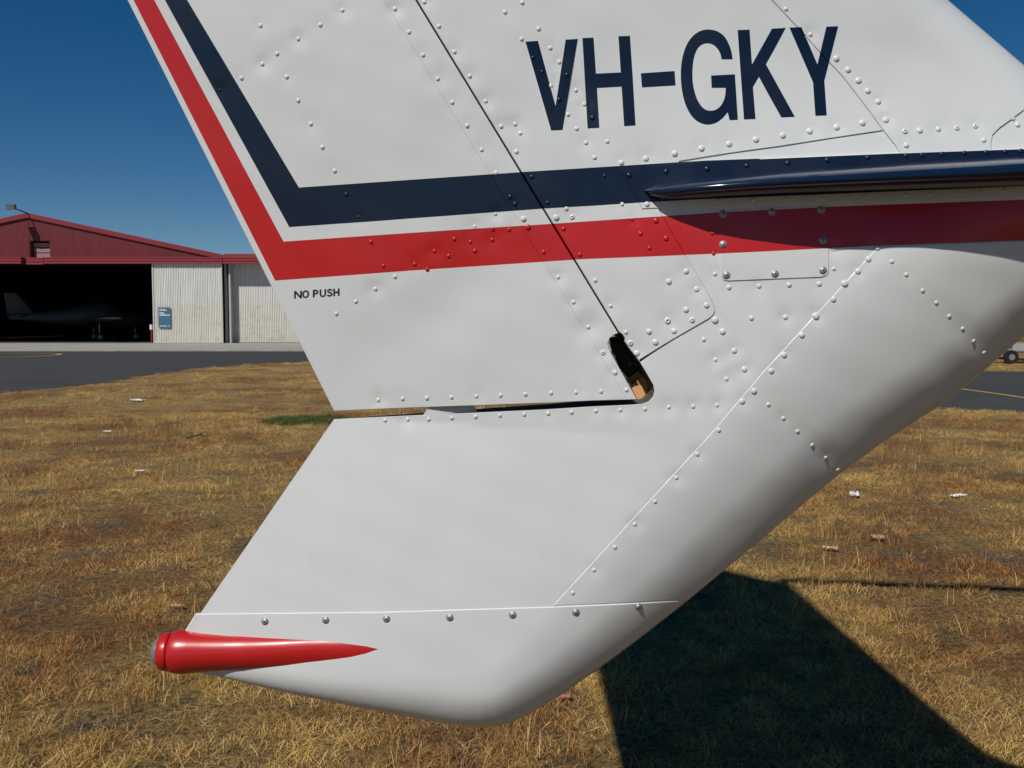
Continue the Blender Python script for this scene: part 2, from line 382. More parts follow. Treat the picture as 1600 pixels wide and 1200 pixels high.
def light_aircraft(loc, rz, body_mats, label, name='light_aircraft'):
    r = empty(name, loc, rz); tag(r, label, 'aircraft', 'light aircraft parked in the background')
    m_ = MB(); st = [(0, 1.15, .08, .08), (.15, 1.15, .3, .3), (.7, 1.15, .48, .42), (1.6, 1.2, .56, .5), (2.3, 1.38, .58, .66), (3.2, 1.4, .56, .66), (4.2, 1.3, .42, .48), (5.6, 1.28, .22, .27), (7.0, 1.3, .06, .14)]
    rs = [ellipse_ring(x, cz, ry, rzz, e=.85) for x, cz, ry, rzz in st]; m_.rings(rs)
    for i, f in enumerate(m_.f):
        z_ = sum(m_.v[j][2] for j in f)/len(f); m_.m[i] = 1 if z_ > 1.32 and len(f) == 4 else 0
    m_.build('fuselage', body_mats, r, True)
    m_ = MB()
    m_.rings([[(1.75, -.5, 1.72), (1.75, .5, 1.72), (2.2, .42, 2.02), (2.2, -.42, 2.02)], [(3.3, -.5, 1.72), (3.3, .5, 1.72), (3.0, .42, 2.04), (3.0, -.42, 2.04)]]); m_.build('canopy', M_glass, r)
    for s_ in (-1, 1):
        m_ = MB(); aerofoil(m_, (1.9, s_*.4, .95), (2.1, s_*4.9, 1.22), 1.6, 1.1, .2); m_.build('wing', body_mats[0], r, True)
        m_ = MB(); aerofoil(m_, (6.1, s_*.05, 1.35), (6.4, s_*1.7, 1.37), .9, .6, .09); m_.build('tailplane', body_mats[0], r, True)
    m_ = MB(); aerofoil(m_, (5.7, 0, 1.4), (6.6, 0, 2.55), 1.35, .6, .1, True); m_.build('fin', body_mats[0], r, True)
    for (x, y) in ((.75, 0), (2.75, -1.3), (2.75, 1.3)):
        m_ = MB(); m_.tube((x, y, .22), (x, y, 1.0), .035); m_.build('undercarriage_leg', M_steel, r)
        m_ = MB(); m_.tube((x, y-.07, .22), (x, y+.07, .22), .22, n=20); wq = m_.build('tyre', M_black, r)
        m_ = MB(); m_.tube((x, y-.075, .22), (x, y+.075, .22), .1, n=12); m_.build('rim', M_steel, wq)
    m_ = MB(); m_.tube((-.25, 0, 1.15), (0, 0, 1.15), .03, .14); m_.build('spinner', body_mats[0], r)
    m_ = MB()
    for s_ in (-1, 1): m_.rings([[(-.12, -.06, 1.15), (-.12, .06, 1.15), (-.08, .06, 1.15), (-.08, -.06, 1.15)], [(-.13, -.04*s_, 1.15+.9*s_), (-.11, .04*s_, 1.15+.9*s_), (-.09, .04*s_, 1.15+.9*s_), (-.11, -.04*s_, 1.15+.9*s_)]])
    m_.build('propeller', M_black, r)
    return r
pw = simple('aircraft_white', (.7, .7, .68), .35); pr = simple('aircraft_red', (.30, .03, .035), .35); p_dim = simple('aircraft_dimmed', (.03, .035, .034), .5)  # last one: hangar dimness put into the pale aircraft's colour
gx, gy = G(1579, 569)
light_aircraft((gx-.72, gy, 0), math.radians(4), [pw, pr], 'red and white light aircraft on the far grass past the tail')
hpx = P(52, 500, YH+2.5)
tx, ty_ = float(P(33, 480, YH+4.5)[0]), YH+4.5; hr = math.radians(180+30)
ha = light_aircraft((tx-1.22*6.4*math.cos(hr), ty_-1.22*6.4*math.sin(hr), .05), hr, [p_dim, p_dim], 'pale light aircraft parked in the dark hangar with its tail to the opening'); ha.scale = (1.22,)*3

# ================================================================ THE TAIL
YC = 1.43
TE1 = ((194.5, 0), (522, 642)); TE2 = ((522, 655), (296, 984))
def up(p0, sl, v): return (p0[0]+sl*(v-p0[1]), v)
VT = -1500
te_top = W2P(-2.0, 4.78); le_top = W2P(-.74, 4.38); cap_mid = W2P(-1.22, 4.78)
BOT = [(292, 1048), (345, 1058), (450, 1083), (560, 1106), (640, 1121), (690, 1130), (722, 1135), (752, 1137), (780, 1134.5), (806, 1126), (838, 1109.5), (872, 1089), (930, 1049), (1000, 997), (1076, 937),
       (1131, 891.5), (1220, 817), (1309, 743), (1380, 690), (1470, 633), (1535, 582), (1600, 525), (1655, 488), (1710, 462), (1780, 452), (1860, 452), (2000, 462)]
LE = [(2000, 226), (1850, 214), (1720, 182), (1650, 143), (1600, 102), (1480, -1), (1425, -60), (1375, -135), (1310, -260)]+[le_top]
def segdist(p, poly):
    p = np.asarray(p, float); best = np.full(len(p), 1e9)
    for a, b in zip(poly[:-1], poly[1:]):
        a = np.array(a, float); b = np.array(b, float); d = b-a
        t = np.clip(((p-a)@d)/(d@d), 0, 1); best = np.minimum(best, np.hypot(*(p-a-t[:, None]*d).T))
    return best
def linedist(p, l):                                   # signed, + to the right of an upward/left line pair
    (x0, y0), (x1, y1) = l; n = np.array([y1-y0, -(x1-x0)], float); n /= np.hypot(*n)
    d = (np.asarray(p)-np.array([x0, y0]))@n; return d
RIV = []   # filled below, used for dimples
def sm(a, b, x):
    t = np.clip((x-a)/(b-a), 0, 1); return t*t*(3-2*t)
DENT = []
def T(p, dents=True):
    p = np.asarray(p, float).reshape(-1, 2); u, v = p[:, 0], p[:, 1]
    d1 = linedist(p, TE1); d2 = linedist(p, TE2)
    d = np.maximum(np.maximum(d1, d2), 0)
    wte = .03+.97*(1-(1-np.clip(d/470, 0, 1))**1.9)
    W = np.interp(u, [200, 500, 700, 900, 1200, 1600, 2000], [.034, .040, .046, .056, .082, .108, .125])
    gmix = sm(60, 420, v); Wf = .050+(W-.050)*gmix
    Wf = np.where(u < 900, Wf*1, Wf)
    Lb = np.interp(u, [300, 560, 770, 900, 1100, 1300, 1600, 2000], [26, 42, 56, 66, 78, 84, 74, 74])
    db = segdist(p, BOT); eb = np.sqrt(np.clip(1-(1-np.clip(db/Lb, 0, 1))**2.3, 0, 1))
    dl = segdist(p, LE); el = np.sqrt(np.clip(1-(1-np.clip(dl/np.interp(v, [-400, 250], [90, 62]), 0, 1))**2.2, 0, 1))
    Lw = np.interp(u, [600, 800, 1000, 1200, 1600, 2000], [60, 100, 170, 215, 260, 300]); kw = np.interp(u, [400, 700, 900, 1100, 1600], [.05, .25, .48, .66, .62])
    eb = eb*(1-kw*(1-np.clip(db/Lw, 0, 1))**2)
    t = Wf*wte*eb*el
    inner = np.clip(db/40, 0, 1)*np.clip(dl/40, 0, 1)*np.clip(d/60, 0, 1)
    if dents:
        wv = (np.sin(u*.021+v*.013+1.3)*np.sin(v*.017-u*.006)*.0006+np.sin(u*.043-v*.031)*np.sin(u*.012+v*.051+2)*.0003)
        # soft crease across the rudder
        s_ = ((u-470)*.72-(v-620)*-.69); q = (u-640)*.55+(v-520)*.83
        wv = wv-.0030*np.exp(-(q/55)**2)*np.exp(-((u-660)/170)**2)
        t = t+wv*inner
        for (ru, rv, amp, sg_) in DENT:
            m = (abs(u-ru) < sg_*3.5) & (abs(v-rv) < sg_*3.5)
            if m.any(): t[m] -= amp*np.exp(-((u[m]-ru)**2+(v[m]-rv)**2)/(2*sg_*sg_))*inner[m]
    return t
def surf(p, off=0.):
    p = np.asarray(p, float).reshape(-1, 2); t = T(p)+off
    return P(p[:, 0], p[:, 1], YC-t)
def surf_n(p, off=0., e=1.0):
    p = np.asarray(p, float).reshape(-1, 2)
    a = surf(p+[e, 0], off)-surf(p-[e, 0], off); b = surf(p+[0, e], off)-surf(p-[0, e], off)
    n = np.cross(a, b); n /= np.linalg.norm(n, axis=1)[:, None]; n[n[:, 1] > 0] *= -1
    return n

# ---- painted livery in tail coordinates
def c3(l): return [(x/3.2+600, y/3.2) for x, y in l]
def c4(l): return [(x/3.2+1100, y/3.2) for x, y in l]
EXT = -1300
def ex(a, b, v): return (a[0]+(b[0]-a[0])*(v-a[1])/(b[1]-a[1]), v)
nvL = ((257.6, 0), (452, 355)); nvR = ((292.5, 0), (467, 293)); rdL = ((208.7, 0), (430, 438.5)); rdR = ((241, 0), (443, 377.5))
NAVY = [[ex(*nvL, EXT), (452, 355), (640, 341.5), (850, 326), (1003, 316.5), (1100, 311), (2100, 270), (2100, 206), (1600, 232.5), (1100, 251), (820, 268.5), (640, 281), (467, 293), ex(*nvR, EXT)]]
RED = [[ex(*rdL, EXT), (430, 438.5), (640, 423), (910, 405), (1130, 396), (1370, 384), (1600, 376), (2100, 362), (2100, 290), (1600, 312), (1300, 323), (1120, 332), (865, 349.5), (640, 364), (443, 377.5), ex(*rdR, EXT)]]
LET = [c3([(707,208),(770,204),(858,530),(908,198),(970,194),(893,651),(836,653)]),
       c3([(992,190),(1048,188),(1060,368),(1184,362),(1172,181),(1230,179),(1258,628),(1201,632),(1188,434),(1065,441),(1077,640),(1018,643)]),
       c3([(1284,366),(1453,355),(1458,428),(1290,438)]),
       c4([(168,150),(228,148),(240,322),(340,143),(410,139),(310,322),(455,585),(387,588),(275,385),(245,436),(258,596),(200,598)]),
       c4([(427,138),(487,135),(567,322),(612,133),(672,131),(602,405),(614,578),(557,580),(545,412)])]
g_out = [(1144.7,93),(1143,81),(1138,67),(1131,56),(1120,48.5),(1107,46),(1095,48),(1084,55),(1075,66),(1069,80),(1065,97),(1063.7,117),(1065,137),(1069,157),(1076,174),(1085,186),(1095,192.5),(1106,195),(1118,192.5),(1129,185),(1137,175.6),(1140,188),(1153,187.5),(1148.4,116),(1111,118),(1112,137.5),(1134,137.5),(1132.5,152),(1127,164),(1119,171),(1110,173),(1101,170.5),(1093,162),(1087,149),(1083,132),(1082,116),(1083,99),(1086,85),(1091,75),(1098,69.5),(1106,68),(1114,70),(1121,76),(1125.5,84),(1127.5,93)]
def smooth_run(pts, n=3):
    out = []
    for i in range(len(pts)-1):
        p0, p1, p2, p3 = [np.array(pts[max(0, min(len(pts)-1, i+q))], float) for q in (-1, 0, 1, 2)]
        for k_ in range(n):
            t = k_/n; out.append(tuple(.5*(2*p1+(p2-p0)*t+(2*p0-5*p1+4*p2-p3)*t*t+(3*p1-p0-3*p2+p3)*t**3)))
    return out+[tuple(pts[-1])]
LET.append(smooth_run(g_out[:21])+g_out[21:26]+smooth_run(g_out[26:]))
def strokes():
    out = []; O = (380, 270); sc = 2.6667
    def bl(x): return 525-(x-213)*.062
    def quad(a, b, w_):
        a = np.array(a, float); b = np.array(b, float); d = (b-a)/np.linalg.norm(b-a); n = np.array([-d[1], d[0]])*w_/2
        return [a+n, b+n, b-n, a-n]
    def pt(x, h): return (x, bl(x)-h)
    w_ = 7.8; hh = 32
    def seg(x0, h0, x1, h1, e=0): out.append(quad(pt(x0, h0), pt(x1, h1), w_))
    def arc(pts):
        for a, b in zip(pts[:-1], pts[1:]): out.append(quad(pt(*a), pt(*b), w_)); 
    seg(216, 0, 216, hh); seg(241, 0, 241, hh); seg(216, hh-1, 241, 1)
    cx, cy, rx, ry = 260.5, 16, 11.5, 13.5
    arc([(cx+rx*math.cos(t), cy+ry*math.sin(t)) for t in np.linspace(0, 2*math.pi, 21)])
    seg(294, 0, 294, hh); arc([(294, hh-3), (304, hh-3), (309, hh-5), (311, hh-10), (309, hh-15), (304, hh-17), (294, hh-17)])
    arc([(322, hh), (322, 10), (324, 5), (329, 2.7), (335, 2.7), (340, 5), (342, 10), (342, hh)])
    arc([(370, 23), (368, 27), (363, 29.3), (357, 29.3), (352.5, 26), (352, 22), (355, 18.5), (366, 14.5), (370, 11), (370, 7), (366, 3.4), (360, 2.6), (354, 3.8), (351, 8)])
    seg(379, 0, 379, hh); seg(398, 0, 398, hh); seg(379, 16, 398, 16)
    return [[(x/sc+O[0], y/sc+O[1]) for x, y in q] for q in out]
LET += strokes()
ALLP = [(q, 1) for q in NAVY]+[(q, 2) for q in RED]+[(q, 1) for q in LET]
def paint_at(pts):
    pts = np.asarray(pts, float).reshape(-1, 2); r = np.zeros(len(pts), int)
    for q, m in ALLP:
        qa = np.array(q); lo, hi = qa.min(0), qa.max(0)
        s_ = (pts[:, 0] >= lo[0]) & (pts[:, 0] <= hi[0]) & (pts[:, 1] >= lo[1]) & (pts[:, 1] <= hi[1])
        if s_.any():
            idx = np.where(s_)[0]; r[idx[inpoly(pts[idx], q)]] = m
    return r
PSEG = np.array([(*q[i], *q[(i+1) % len(q)]) for q, m in ALLP for i in range(len(q))])
MATS = [M_white, M_navy, M_red, M_shade_primer]

# ---- panel outlines
hl = lambda v, d=0: (650+.6085*v+d, v)                # hinge line
tl = lambda v: (600+.6085*v, v)                       # thin rudder seam
hy_top = -1890
hinge_top = (hl(hy_top)); 
def lerp(a, b, t): return (a[0]+(b[0]-a[0])*t, a[1]+(b[1]-a[1])*t)
ht = lerp(te_top, cap_mid, .62); tt = lerp(te_top, cap_mid, .5)
lt = lerp(cap_mid, le_top, .5)
cut_l = [(966.0, 520.3), (959, 523), (952.5, 528.5), (949.3, 537), (951, 545), (955, 552.5)]
RUD = [te_top, (522, 642), (640, 637), (742, 633.5), (850, 629.5), (925, 626), tl(624.5), tl(0), tt]
STRIP = [tt, tl(0), tl(624.5), (995, 624), (978, 594), (955, 552.5), (951, 545), (949.3, 537), (952.5, 528.5), (959, 523), (965.7, 520.5), hl(519, -1.3), hl(0, -1.3), ht]
cut_r = [hl(519, 1.4), (973, 523.5), (976, 528), (976, 534), (984, 546), (1000, 566), (1012, 586), (1021, 602), (1022.5, 611), (1020, 620), (1013, 627.5), (1003, 631), (985, 632.5), (925, 635.3), (850, 640), (742, 645), (660, 648.5), (522, 655)]
FIN_B = [(1000, 562), (1050, 531.5), (1108, 498), (1115, 492), (1117.5, 485), (1115, 475), (1104, 453)]
seamLE = [(1397, 225), (1380, 204), (1359, 175), (1337, 146), (1316, 119), (1287.5, 89), (1250, 47), (1206, 0), (1120, -92), (1040, -220)]+[lt]
FIN = [lerp(ht, hl(0, 1.4), 0)]+[hl(0, 1.4), hl(250, 1.4)]+cut_r[:6]+FIN_B+[(1066, 390), (1030, 328), (1062, 252), (1140, 239.5), (1220, 228.5), (1300, 216), (1380, 204)]+seamLE[2:]+[cap_mid]
P4 = [(1000, 566)]+cut_r[6:]+[(313, 958.5), (600, 955.5), (862, 947.5), (1106, 682), (1190, 583), (1110, 465), (1115, 475), (1117.5, 485), (1115, 492), (1108, 498), (1050, 531.5)]
P4B = [(1110, 465), (1190, 583), (1372, 384.5), (1600, 376.3), (1800, 370.5), (2000, 364.5), (2000, 262), (1549, 262), (1420, 262), (1397, 225), (1380, 204), (1300, 216), (1220, 228.5), (1140, 239.5), (1062, 252), (1030, 328), (1066, 390), (1104, 453)]
smallseam = [(1549, 262), (1549, 224), (1551, 211), (1562, 200), (1580, 187), (1600, 172), (1628, 148)]
P5 = [(1397, 225), (1420, 262)]+smallseam+[(1615, 115)]+[(1600, 102), (1480, -1), (1425, -60), (1375, -135), (1310, -260), le_top, lt]+seamLE[::-1][1:-1]
P5 = [(1397, 225), (1420, 262)]+smallseam[:-1]+[(1629, 126), (1600, 102), (1480, -1), (1425, -60), (1375, -135), (1310, -260), le_top]+seamLE[::-1][:-1]
P6 = smallseam[:-1][::-1]+[(2000, 262), (2000, 226), (1850, 214), (1720, 182), (1650, 143), (1629, 126)]
P7 = [(862, 947.5), (970, 943), (1076, 937)]+BOT[15:]+[(2000, 364.5), (1800, 370.5), (1600, 376.3), (1372, 384.5), (1190, 583), (1106, 682)]
CAP = [(306, 958.5), (600, 955.5), (862, 947.5), (970, 943), (1076, 937)]+BOT[:14][::-1]+[(287, 1020), (290, 984)]
ACC = [(1123, 329), (1200, 325), (1294, 321), (1295, 400), (1295, 424), (1292, 430), (1284, 433), (1210, 436), (1137, 439), (1130, 437), (1127, 431), (1124, 380)]
FLG = [(971, 268), (1003, 326.5), (1100, 321.5), (1300, 316), (1450, 313), (1600, 308), (1800, 300), (1980, 292), (1980, 216), (1800, 224), (1600, 232), (1397, 238.8), (1100, 251.5), (1030, 258.5)]
CUTLINES = [cut_r, STRIP[3:13], [hl(519, -1.3), hl(-1500, -1.3)], [hl(519, 1.4), hl(-1500, 1.4)], [(522, 642), (995, 624)]]

def resample(poly):
    out = []
    n = len(poly)
    for i in range(n):
        a = np.array(poly[i], float); b = np.array(poly[(i+1) % n], float); L_ = np.linalg.norm(b-a)
        mid = (a+b)/2; inside = -60 < min(a[1], b[1]) and max(a[0], b[0]) < 1700
        if inside: step = 9.
        else: step = 9. if (max(a[1], b[1]) > -60 and L_ < 400) else 30.
        if not inside and L_ > 400: step = 14.
        ts = set(np.linspace(0, 1, max(2, int(L_/step)+2))[:-1].tolist())
        # crossings with paint edges
        d = b-a; p = PSEG[:, :2]; r = PSEG[:, 2:]-p
        den = d[0]*r[:, 1]-d[1]*r[:, 0]; ok = abs(den) > 1e-9
        w_ = p-a; t = np.where(ok, (w_[:, 0]*r[:, 1]-w_[:, 1]*r[:, 0])/np.where(ok, den, 1), -1)
        s_ = np.where(ok, (w_[:, 0]*d[1]-w_[:, 1]*d[0])/np.where(ok, den, 1), -1)
        for tv in t[(t > 1e-4) & (t < 1-1e-4) & (s_ >= 0) & (s_ <= 1)]: ts.add(float(tv))
        ts = sorted(ts); last = -1
        for tv in ts:
            if tv-last < .4/L_: continue
            out.append(a+d*tv); last = tv
    return np.array(out)
def inset(pts, d):
    n = len(pts); area = .5*np.sum(pts[:, 0]*np.roll(pts[:, 1], -1)-np.roll(pts[:, 0], -1)*pts[:, 1]); s_ = 1 if area > 0 else -1
    e = np.roll(pts, -1, 0)-pts; e /= np.linalg.norm(e, axis=1)[:, None]; nn = np.stack([-e[:, 1], e[:, 0]], 1)*s_
    pn = np.roll(nn, 1, 0); m = nn+pn; m /= np.maximum(np.linalg.norm(m, axis=1), 1e-6)[:, None]
    c_ = np.maximum((m*nn).sum(1), .5); return pts+m*(d/c_)[:, None]
ringpts = []
for dd in (1.2, 3, 5.5, 9, 13.5, 19, 26, 34):
    for base, s_ in ((BOT, -1), (LE, 1)):
        b = np.array(base, float)
        fine_ = []
        for i in range(len(b)-1):
            L_ = np.linalg.norm(b[i+1]-b[i]); n_ = max(1, int(L_/9)) if L_ < 400 else int(L_/40)
            for t in range(n_): fine_.append(b[i]+(b[i+1]-b[i])*t/n_)
        b = np.array(fine_); e = np.gradient(b, axis=0); e /= np.linalg.norm(e, axis=1)[:, None]
        nn = np.stack([e[:, 1], -e[:, 0]], 1)
        ringpts += list(b+nn*dd)
ringpts = np.array(ringpts)
gu, gv = np.meshgrid(np.arange(180, 1720, 8.), np.arange(-40, 1150, 8.)); gfine = np.stack([gu.ravel(), gv.ravel()], 1)+rng.uniform(-1, 1, (gu.size, 2))
gu, gv = np.meshgrid(np.arange(-2600, 2010, 42.), np.arange(-6500, 440, 42.)); gco = np.stack([gu.ravel(), gv.ravel()], 1)+rng.uniform(-3, 3, (gu.size, 2))
gco = gco[(gco[:, 0] > 1720) | (gco[:, 1] < -42)]
GRID = np.concatenate([gfine, gco, ringpts])
air = empty('parked_aircraft', (0, YC, 0))
tag(air, 'white aircraft tail with navy and red stripes lettered VH-GKY above dry grass', 'aircraft')
AO = np.array([0, YC, 0])
def panel(name, poly, proud=0., cham=.5, chd=.0004, body=True, thick=.0008, wall=0, grid=None, label=None, allow=None):
    out = resample(poly); inn = inset(out, cham)
    if grid is None: grid = GRID
    lo, hi = inn.min(0), inn.max(0)
    gsel = grid[(grid[:, 0] > lo[0]) & (grid[:, 0] < hi[0]) & (grid[:, 1] > lo[1]) & (grid[:, 1] < hi[1])]
    gsel = gsel[inpoly(gsel, inn)]
    gsel = gsel[segdist(gsel, list(inn)+[inn[0]]) > 1.0] if len(gsel) else gsel
    vs = [Vector(p) for p in inn]; n0 = len(vs); edges = [(i, (i+1) % n0) for i in range(n0)]
    for q, m in ALLP:
        qa = np.array(q)
        if qa[:, 0].max() < lo[0] or qa[:, 0].min() > hi[0] or qa[:, 1].max() < lo[1] or qa[:, 1].min() > hi[1]: continue
        b0 = len(vs)
        for p in qa: vs.append(Vector(p))
        edges += [(b0+i, b0+(i+1) % len(qa)) for i in range(len(qa))]
    vs += [Vector(p) for p in gsel]
    r = delaunay_2d_cdt(vs, edges, [], 0, 1e-4)
    V = np.array([(p.x, p.y) for p in r[0]]); Fc = np.array([f for f in r[2] if len(f) == 3])
    cen = V[Fc].mean(1); keep = inpoly(cen, inn); Fc = Fc[keep]; cen = cen[keep]
    used = np.unique(Fc); mp = -np.ones(len(V), int); mp[used] = np.arange(len(used)); V = V[used]; Fc = mp[Fc]
    pm_ = paint_at(cen)
    P3 = surf(V, proud); N3 = surf_n(V, proud)
    v0, v1, v2 = P3[Fc[:, 0]], P3[Fc[:, 1]], P3[Fc[:, 2]]
    flip = np.cross(v1-v0, v2-v0)[:, 1] > 0; Fc[flip] = Fc[flip][:, ::-1]
    verts = list(P3-AO); faces = [tuple(map(int, f)) for f in Fc]; mats = pm_.tolist(); norms = [N3[i] for f in Fc for i in f]
    def addq(q4, mat):
        b_ = len(verts); verts.extend([x-AO for x in q4]); n_ = np.cross(q4[1]-q4[0], q4[3]-q4[0]); 
        if np.linalg.norm(n_) < 1e-12: n_ = np.cross(q4[2]-q4[1], q4[0]-q4[1]*1.0)
        ln = np.linalg.norm(n_); n_ = n_/ln if ln > 1e-14 else np.array([0, -1., 0])
        faces.append((b_, b_+1, b_+2, b_+3)); mats.append(mat); norms.extend([n_]*4)
    Pi = surf(inn, proud); Po = surf(out, proud-chd); mid = (out+np.roll(out, -1, 0))/2
    area = .5*np.sum(out[:, 0]*np.roll(out[:, 1], -1)-np.roll(out[:, 0], -1)*out[:, 1])
    pmid = paint_at(mid); n = len(out)
    iscut = np.zeros(n, bool)
    for cl in CUTLINES: iscut |= segdist(mid, cl) < 1.2
    base = surf(out, proud-thick) if not body else None
    ymax = YC-1e-5
    Po[:, 1] = np.minimum(Po[:, 1], ymax)
    for i in range(n):
        j = (i+1) % n
        q = [Pi[i], Pi[j], Po[j], Po[i]]
        if area < 0: q = q[::-1]
        addq(q[::-1], int(pmid[i]))
        if body: lo_i = Po[i]*[1, -1, 1]+[0, 2*YC, 0]; lo_j = Po[j]*[1, -1, 1]+[0, 2*YC, 0]
        else: lo_i, lo_j = base[i], base[j]
        q = [Po[i], Po[j], lo_j, lo_i]
        if area < 0: q = q[::-1]
        addq(q[::-1], 3 if iscut[i] else (wall if not iscut[i] else 3))
    if body:                                          # far side, mirrored about the plane of symmetry
        nb = len(verts); b0 = len(verts)
        for p in P3: verts.append(p*[1, -1, 1]+[0, 2*YC, 0]-AO)
        for f, m_ in zip(Fc, pm_):
            faces.append(tuple(int(x)+b0 for x in f[::-1])); mats.append(int(m_)); norms.extend([N3[x]*[1, -1, 1] for x in f[::-1]])
        for i in range(n):
            j = (i+1) % n; mr = lambda x: x*[1, -1, 1]+[0, 2*YC, 0]
            q = [mr(Pi[i]), mr(Pi[j]), mr(Po[j]), mr(Po[i])]
            if area < 0: q = q[::-1]
            addq(q, int(pmid[i]))
    o = mesh(name, verts, faces, MATS, air, mats, normals=[tuple(map(float, x)) for x in norms])
    if label: o['label'] = label
    return o

# ---- rivets: (u, v, size) small 1, medium 1.3, large 1.6
R_rud = [(407,40),(535,16),(500.6,39),(466,61),(433,84),(410,100),(377.5,122),(448,120),(466,157),(485.6,193.5),(504,230),(523,267),(343,141,.7),(541,304),(560,339,.7),
 (579.5,378),(599,415.5),(648,413),(667.6,421),(679,392.6),(701,400),(710,373.5),(735,378),(742,392),(769,375),(770,358),(795.5,359),(774,334),(742,354),
 (617,432),(586.6,451.5),(556,471),(525.5,490),(591,625),(629,623),(667,622),(705.5,620.6),(744.5,619),(782,617.6),(821,616),(861,614),(900,613),(939,611.6)]
R_strip = [(617,14),(639,50),(661,86),(684,123),(706.5,160),(730,196.5),(752.5,234),(775,270),(797,308,1.2),(805,319,1.2),(818,342,1.35),(825,355,1.35),(849.5,394),(872,433),(896,472),(919,511),(942.5,551,1.25),(961,582,1.25),(979,609)]
R_fin = [(663,3),(686,41),(710,81),(734,119),(759,158),(783,197.5),(805,194),(813,208),(807,237),(831,276.5),(856,317),(885,326),(869,340,1.4),(894,339,1.2),(880.5,357.5),(816,4),(789,19),(841.5,45),(815,61),(860,75),(874,97),(833,90,.9),(847,112,.8),(886,117),(861,134),(900,141),(874,156),(913,163),(887.5,179),(926,184,1.1),(901,201),(915.6,223),(949,221),(929,246),(971,254,1.35),(1009,248,1.4),(1054,240,1.45),(1096,232,1.4),(945,275,.9),
 (972,319),(987.5,343),(1025,345,1.3),(1001,365),(1015,387.5),(1041,372.5,1.3),(906,398),(1139,225,1.45),(1181,218,1.4),(1223,211.6,1.45),(1265,205,1.45),(1307,199,1.45),(1347.5,192,1.35),(1072,424,1.3),(1045,440,1.3),(1088.5,452,1.3),(1104,477,1.3),(1072,484,1.3),(1043,501,1.65),(1081.5,500,1.3),(1014,518,1.35),(1053,517,1.35),(1024,534.5,1.35),(978,519),(985,536,1.35),(995,552,1.35),(930,438),(954,478)]
R_low = [(1113.5,364),(1115,396),(1117,428),(1117,500,1.65),(1129,518,1.35),(1147,548,1.35),(1163,577,1.35),(1099.5,530.5),(1118,562),(1135,592),(1139,449,1.15),(1186,447,1.15),(1233,445,1.15),(1280,443.5,1.15),(1302.5,388,.9),(1303,420,.9),(1174,497,1.15),(1227,495.6,1.15),
 (931,642),(969,640.5),(1007.6,639),(1045,636),(1083,635),(1120.5,633),(601.6,656.6),(637,655.5),(669.5,655),(706,653),(743,651),(781,649),(819,647.6),(856.6,646),(893,644)]
R_belly = [(1371,387.5,1.2),(1357,405,1.3),(1340.6,424,1.35),(1320,443,1.55),(1302,467.6,1.3),(1275,494,1.6),(1253,523.6,1.3),(1225,554.6,1.3),(1205,579.6,1.3),(1178,611,1.35),(1159.5,627,1.4),(1123,672),(1089.5,709.5),(1056.6,746.5),(1023.6,783.6),(992,819),(960.6,855),(928,890.5),(895,926),
 (1393.5,408.5),(1416,429),(1441.6,454),(1463,473),(1483,494),(1504,513.5),(1521,533),(1537.5,551),(1200.6,632),(1224,653.5),(1246,674),(1269,695.5),(1290,715),(1309,734)]
R_dors = [(1228,14),(1266,54),(1306.6,91.6,1.4),(1325,109,1.4),(1341,126,1.4),(1356,142,1.4),(1372,159,1.4),(1384,187.5,1.4),(1414,205,1.3),(1437,204,1.3),(1466,202,1.3),(1495,200,1.2),(1524,197,1.2),(1416,227,1.3),(1537,219,1.2)]
R_dsm = [(1553,194+8,1.2),(1582,171+14,1.2),(1590,195,1.2)]
R_flg = [(983,274,1.2),(1041,268,1.2),(1105,264,1.2),(1167,259,1.2),(1231,254.5,1.2),(1293,250,1.2),(1356,246,1.2),(1416,243,1.1),(1441,242,1.1),(1472,240.5,1.1),(1507,239,1.1),(1541,238,1.1),(1571,237,1.1),(1595,236,1.1),(1011,319,1.2),(1122,314),(1177,312.5),(1229,311.5),(1284,310),(1352,307),(1416,304.5),(1453,303),(1492,301.5),(1533,300),(1570,298)]
SC_cap = [(414,971),(509,969),(604,967),(703,965),(801,961),(900,957),(998,948)]
SC_acc = [(1130,334.5),(1206,331),(1283,328),(1130,382),(1286,375.5),(1135,430),(1211,428),(1286,422.5)]
strong = {(919,511): .0012, (1290,715): .0011, (1537.5,551): .0010, (1521,533): .0008, (1269,695.5): .0007, (1309,734): .0012, (684,123): .0007, (661,86): .0005, (1246,674): .0006, (1504,513.5): .0008, (1007.6,639): .0006, (706.5,160): .0005,(433,84): .0005,(377.5,122): .0004}
for lst in (R_rud, R_strip, R_fin, R_low, R_belly, R_dors):
    for r_ in lst:
        key = (r_[0], r_[1]); a = strong.get(key, random.choice([.0001, .0004, .0008, .0013, .0018])); DENT.append((r_[0], r_[1], a*(1 if key not in strong else 2.4), 9 if key not in strong else 14))

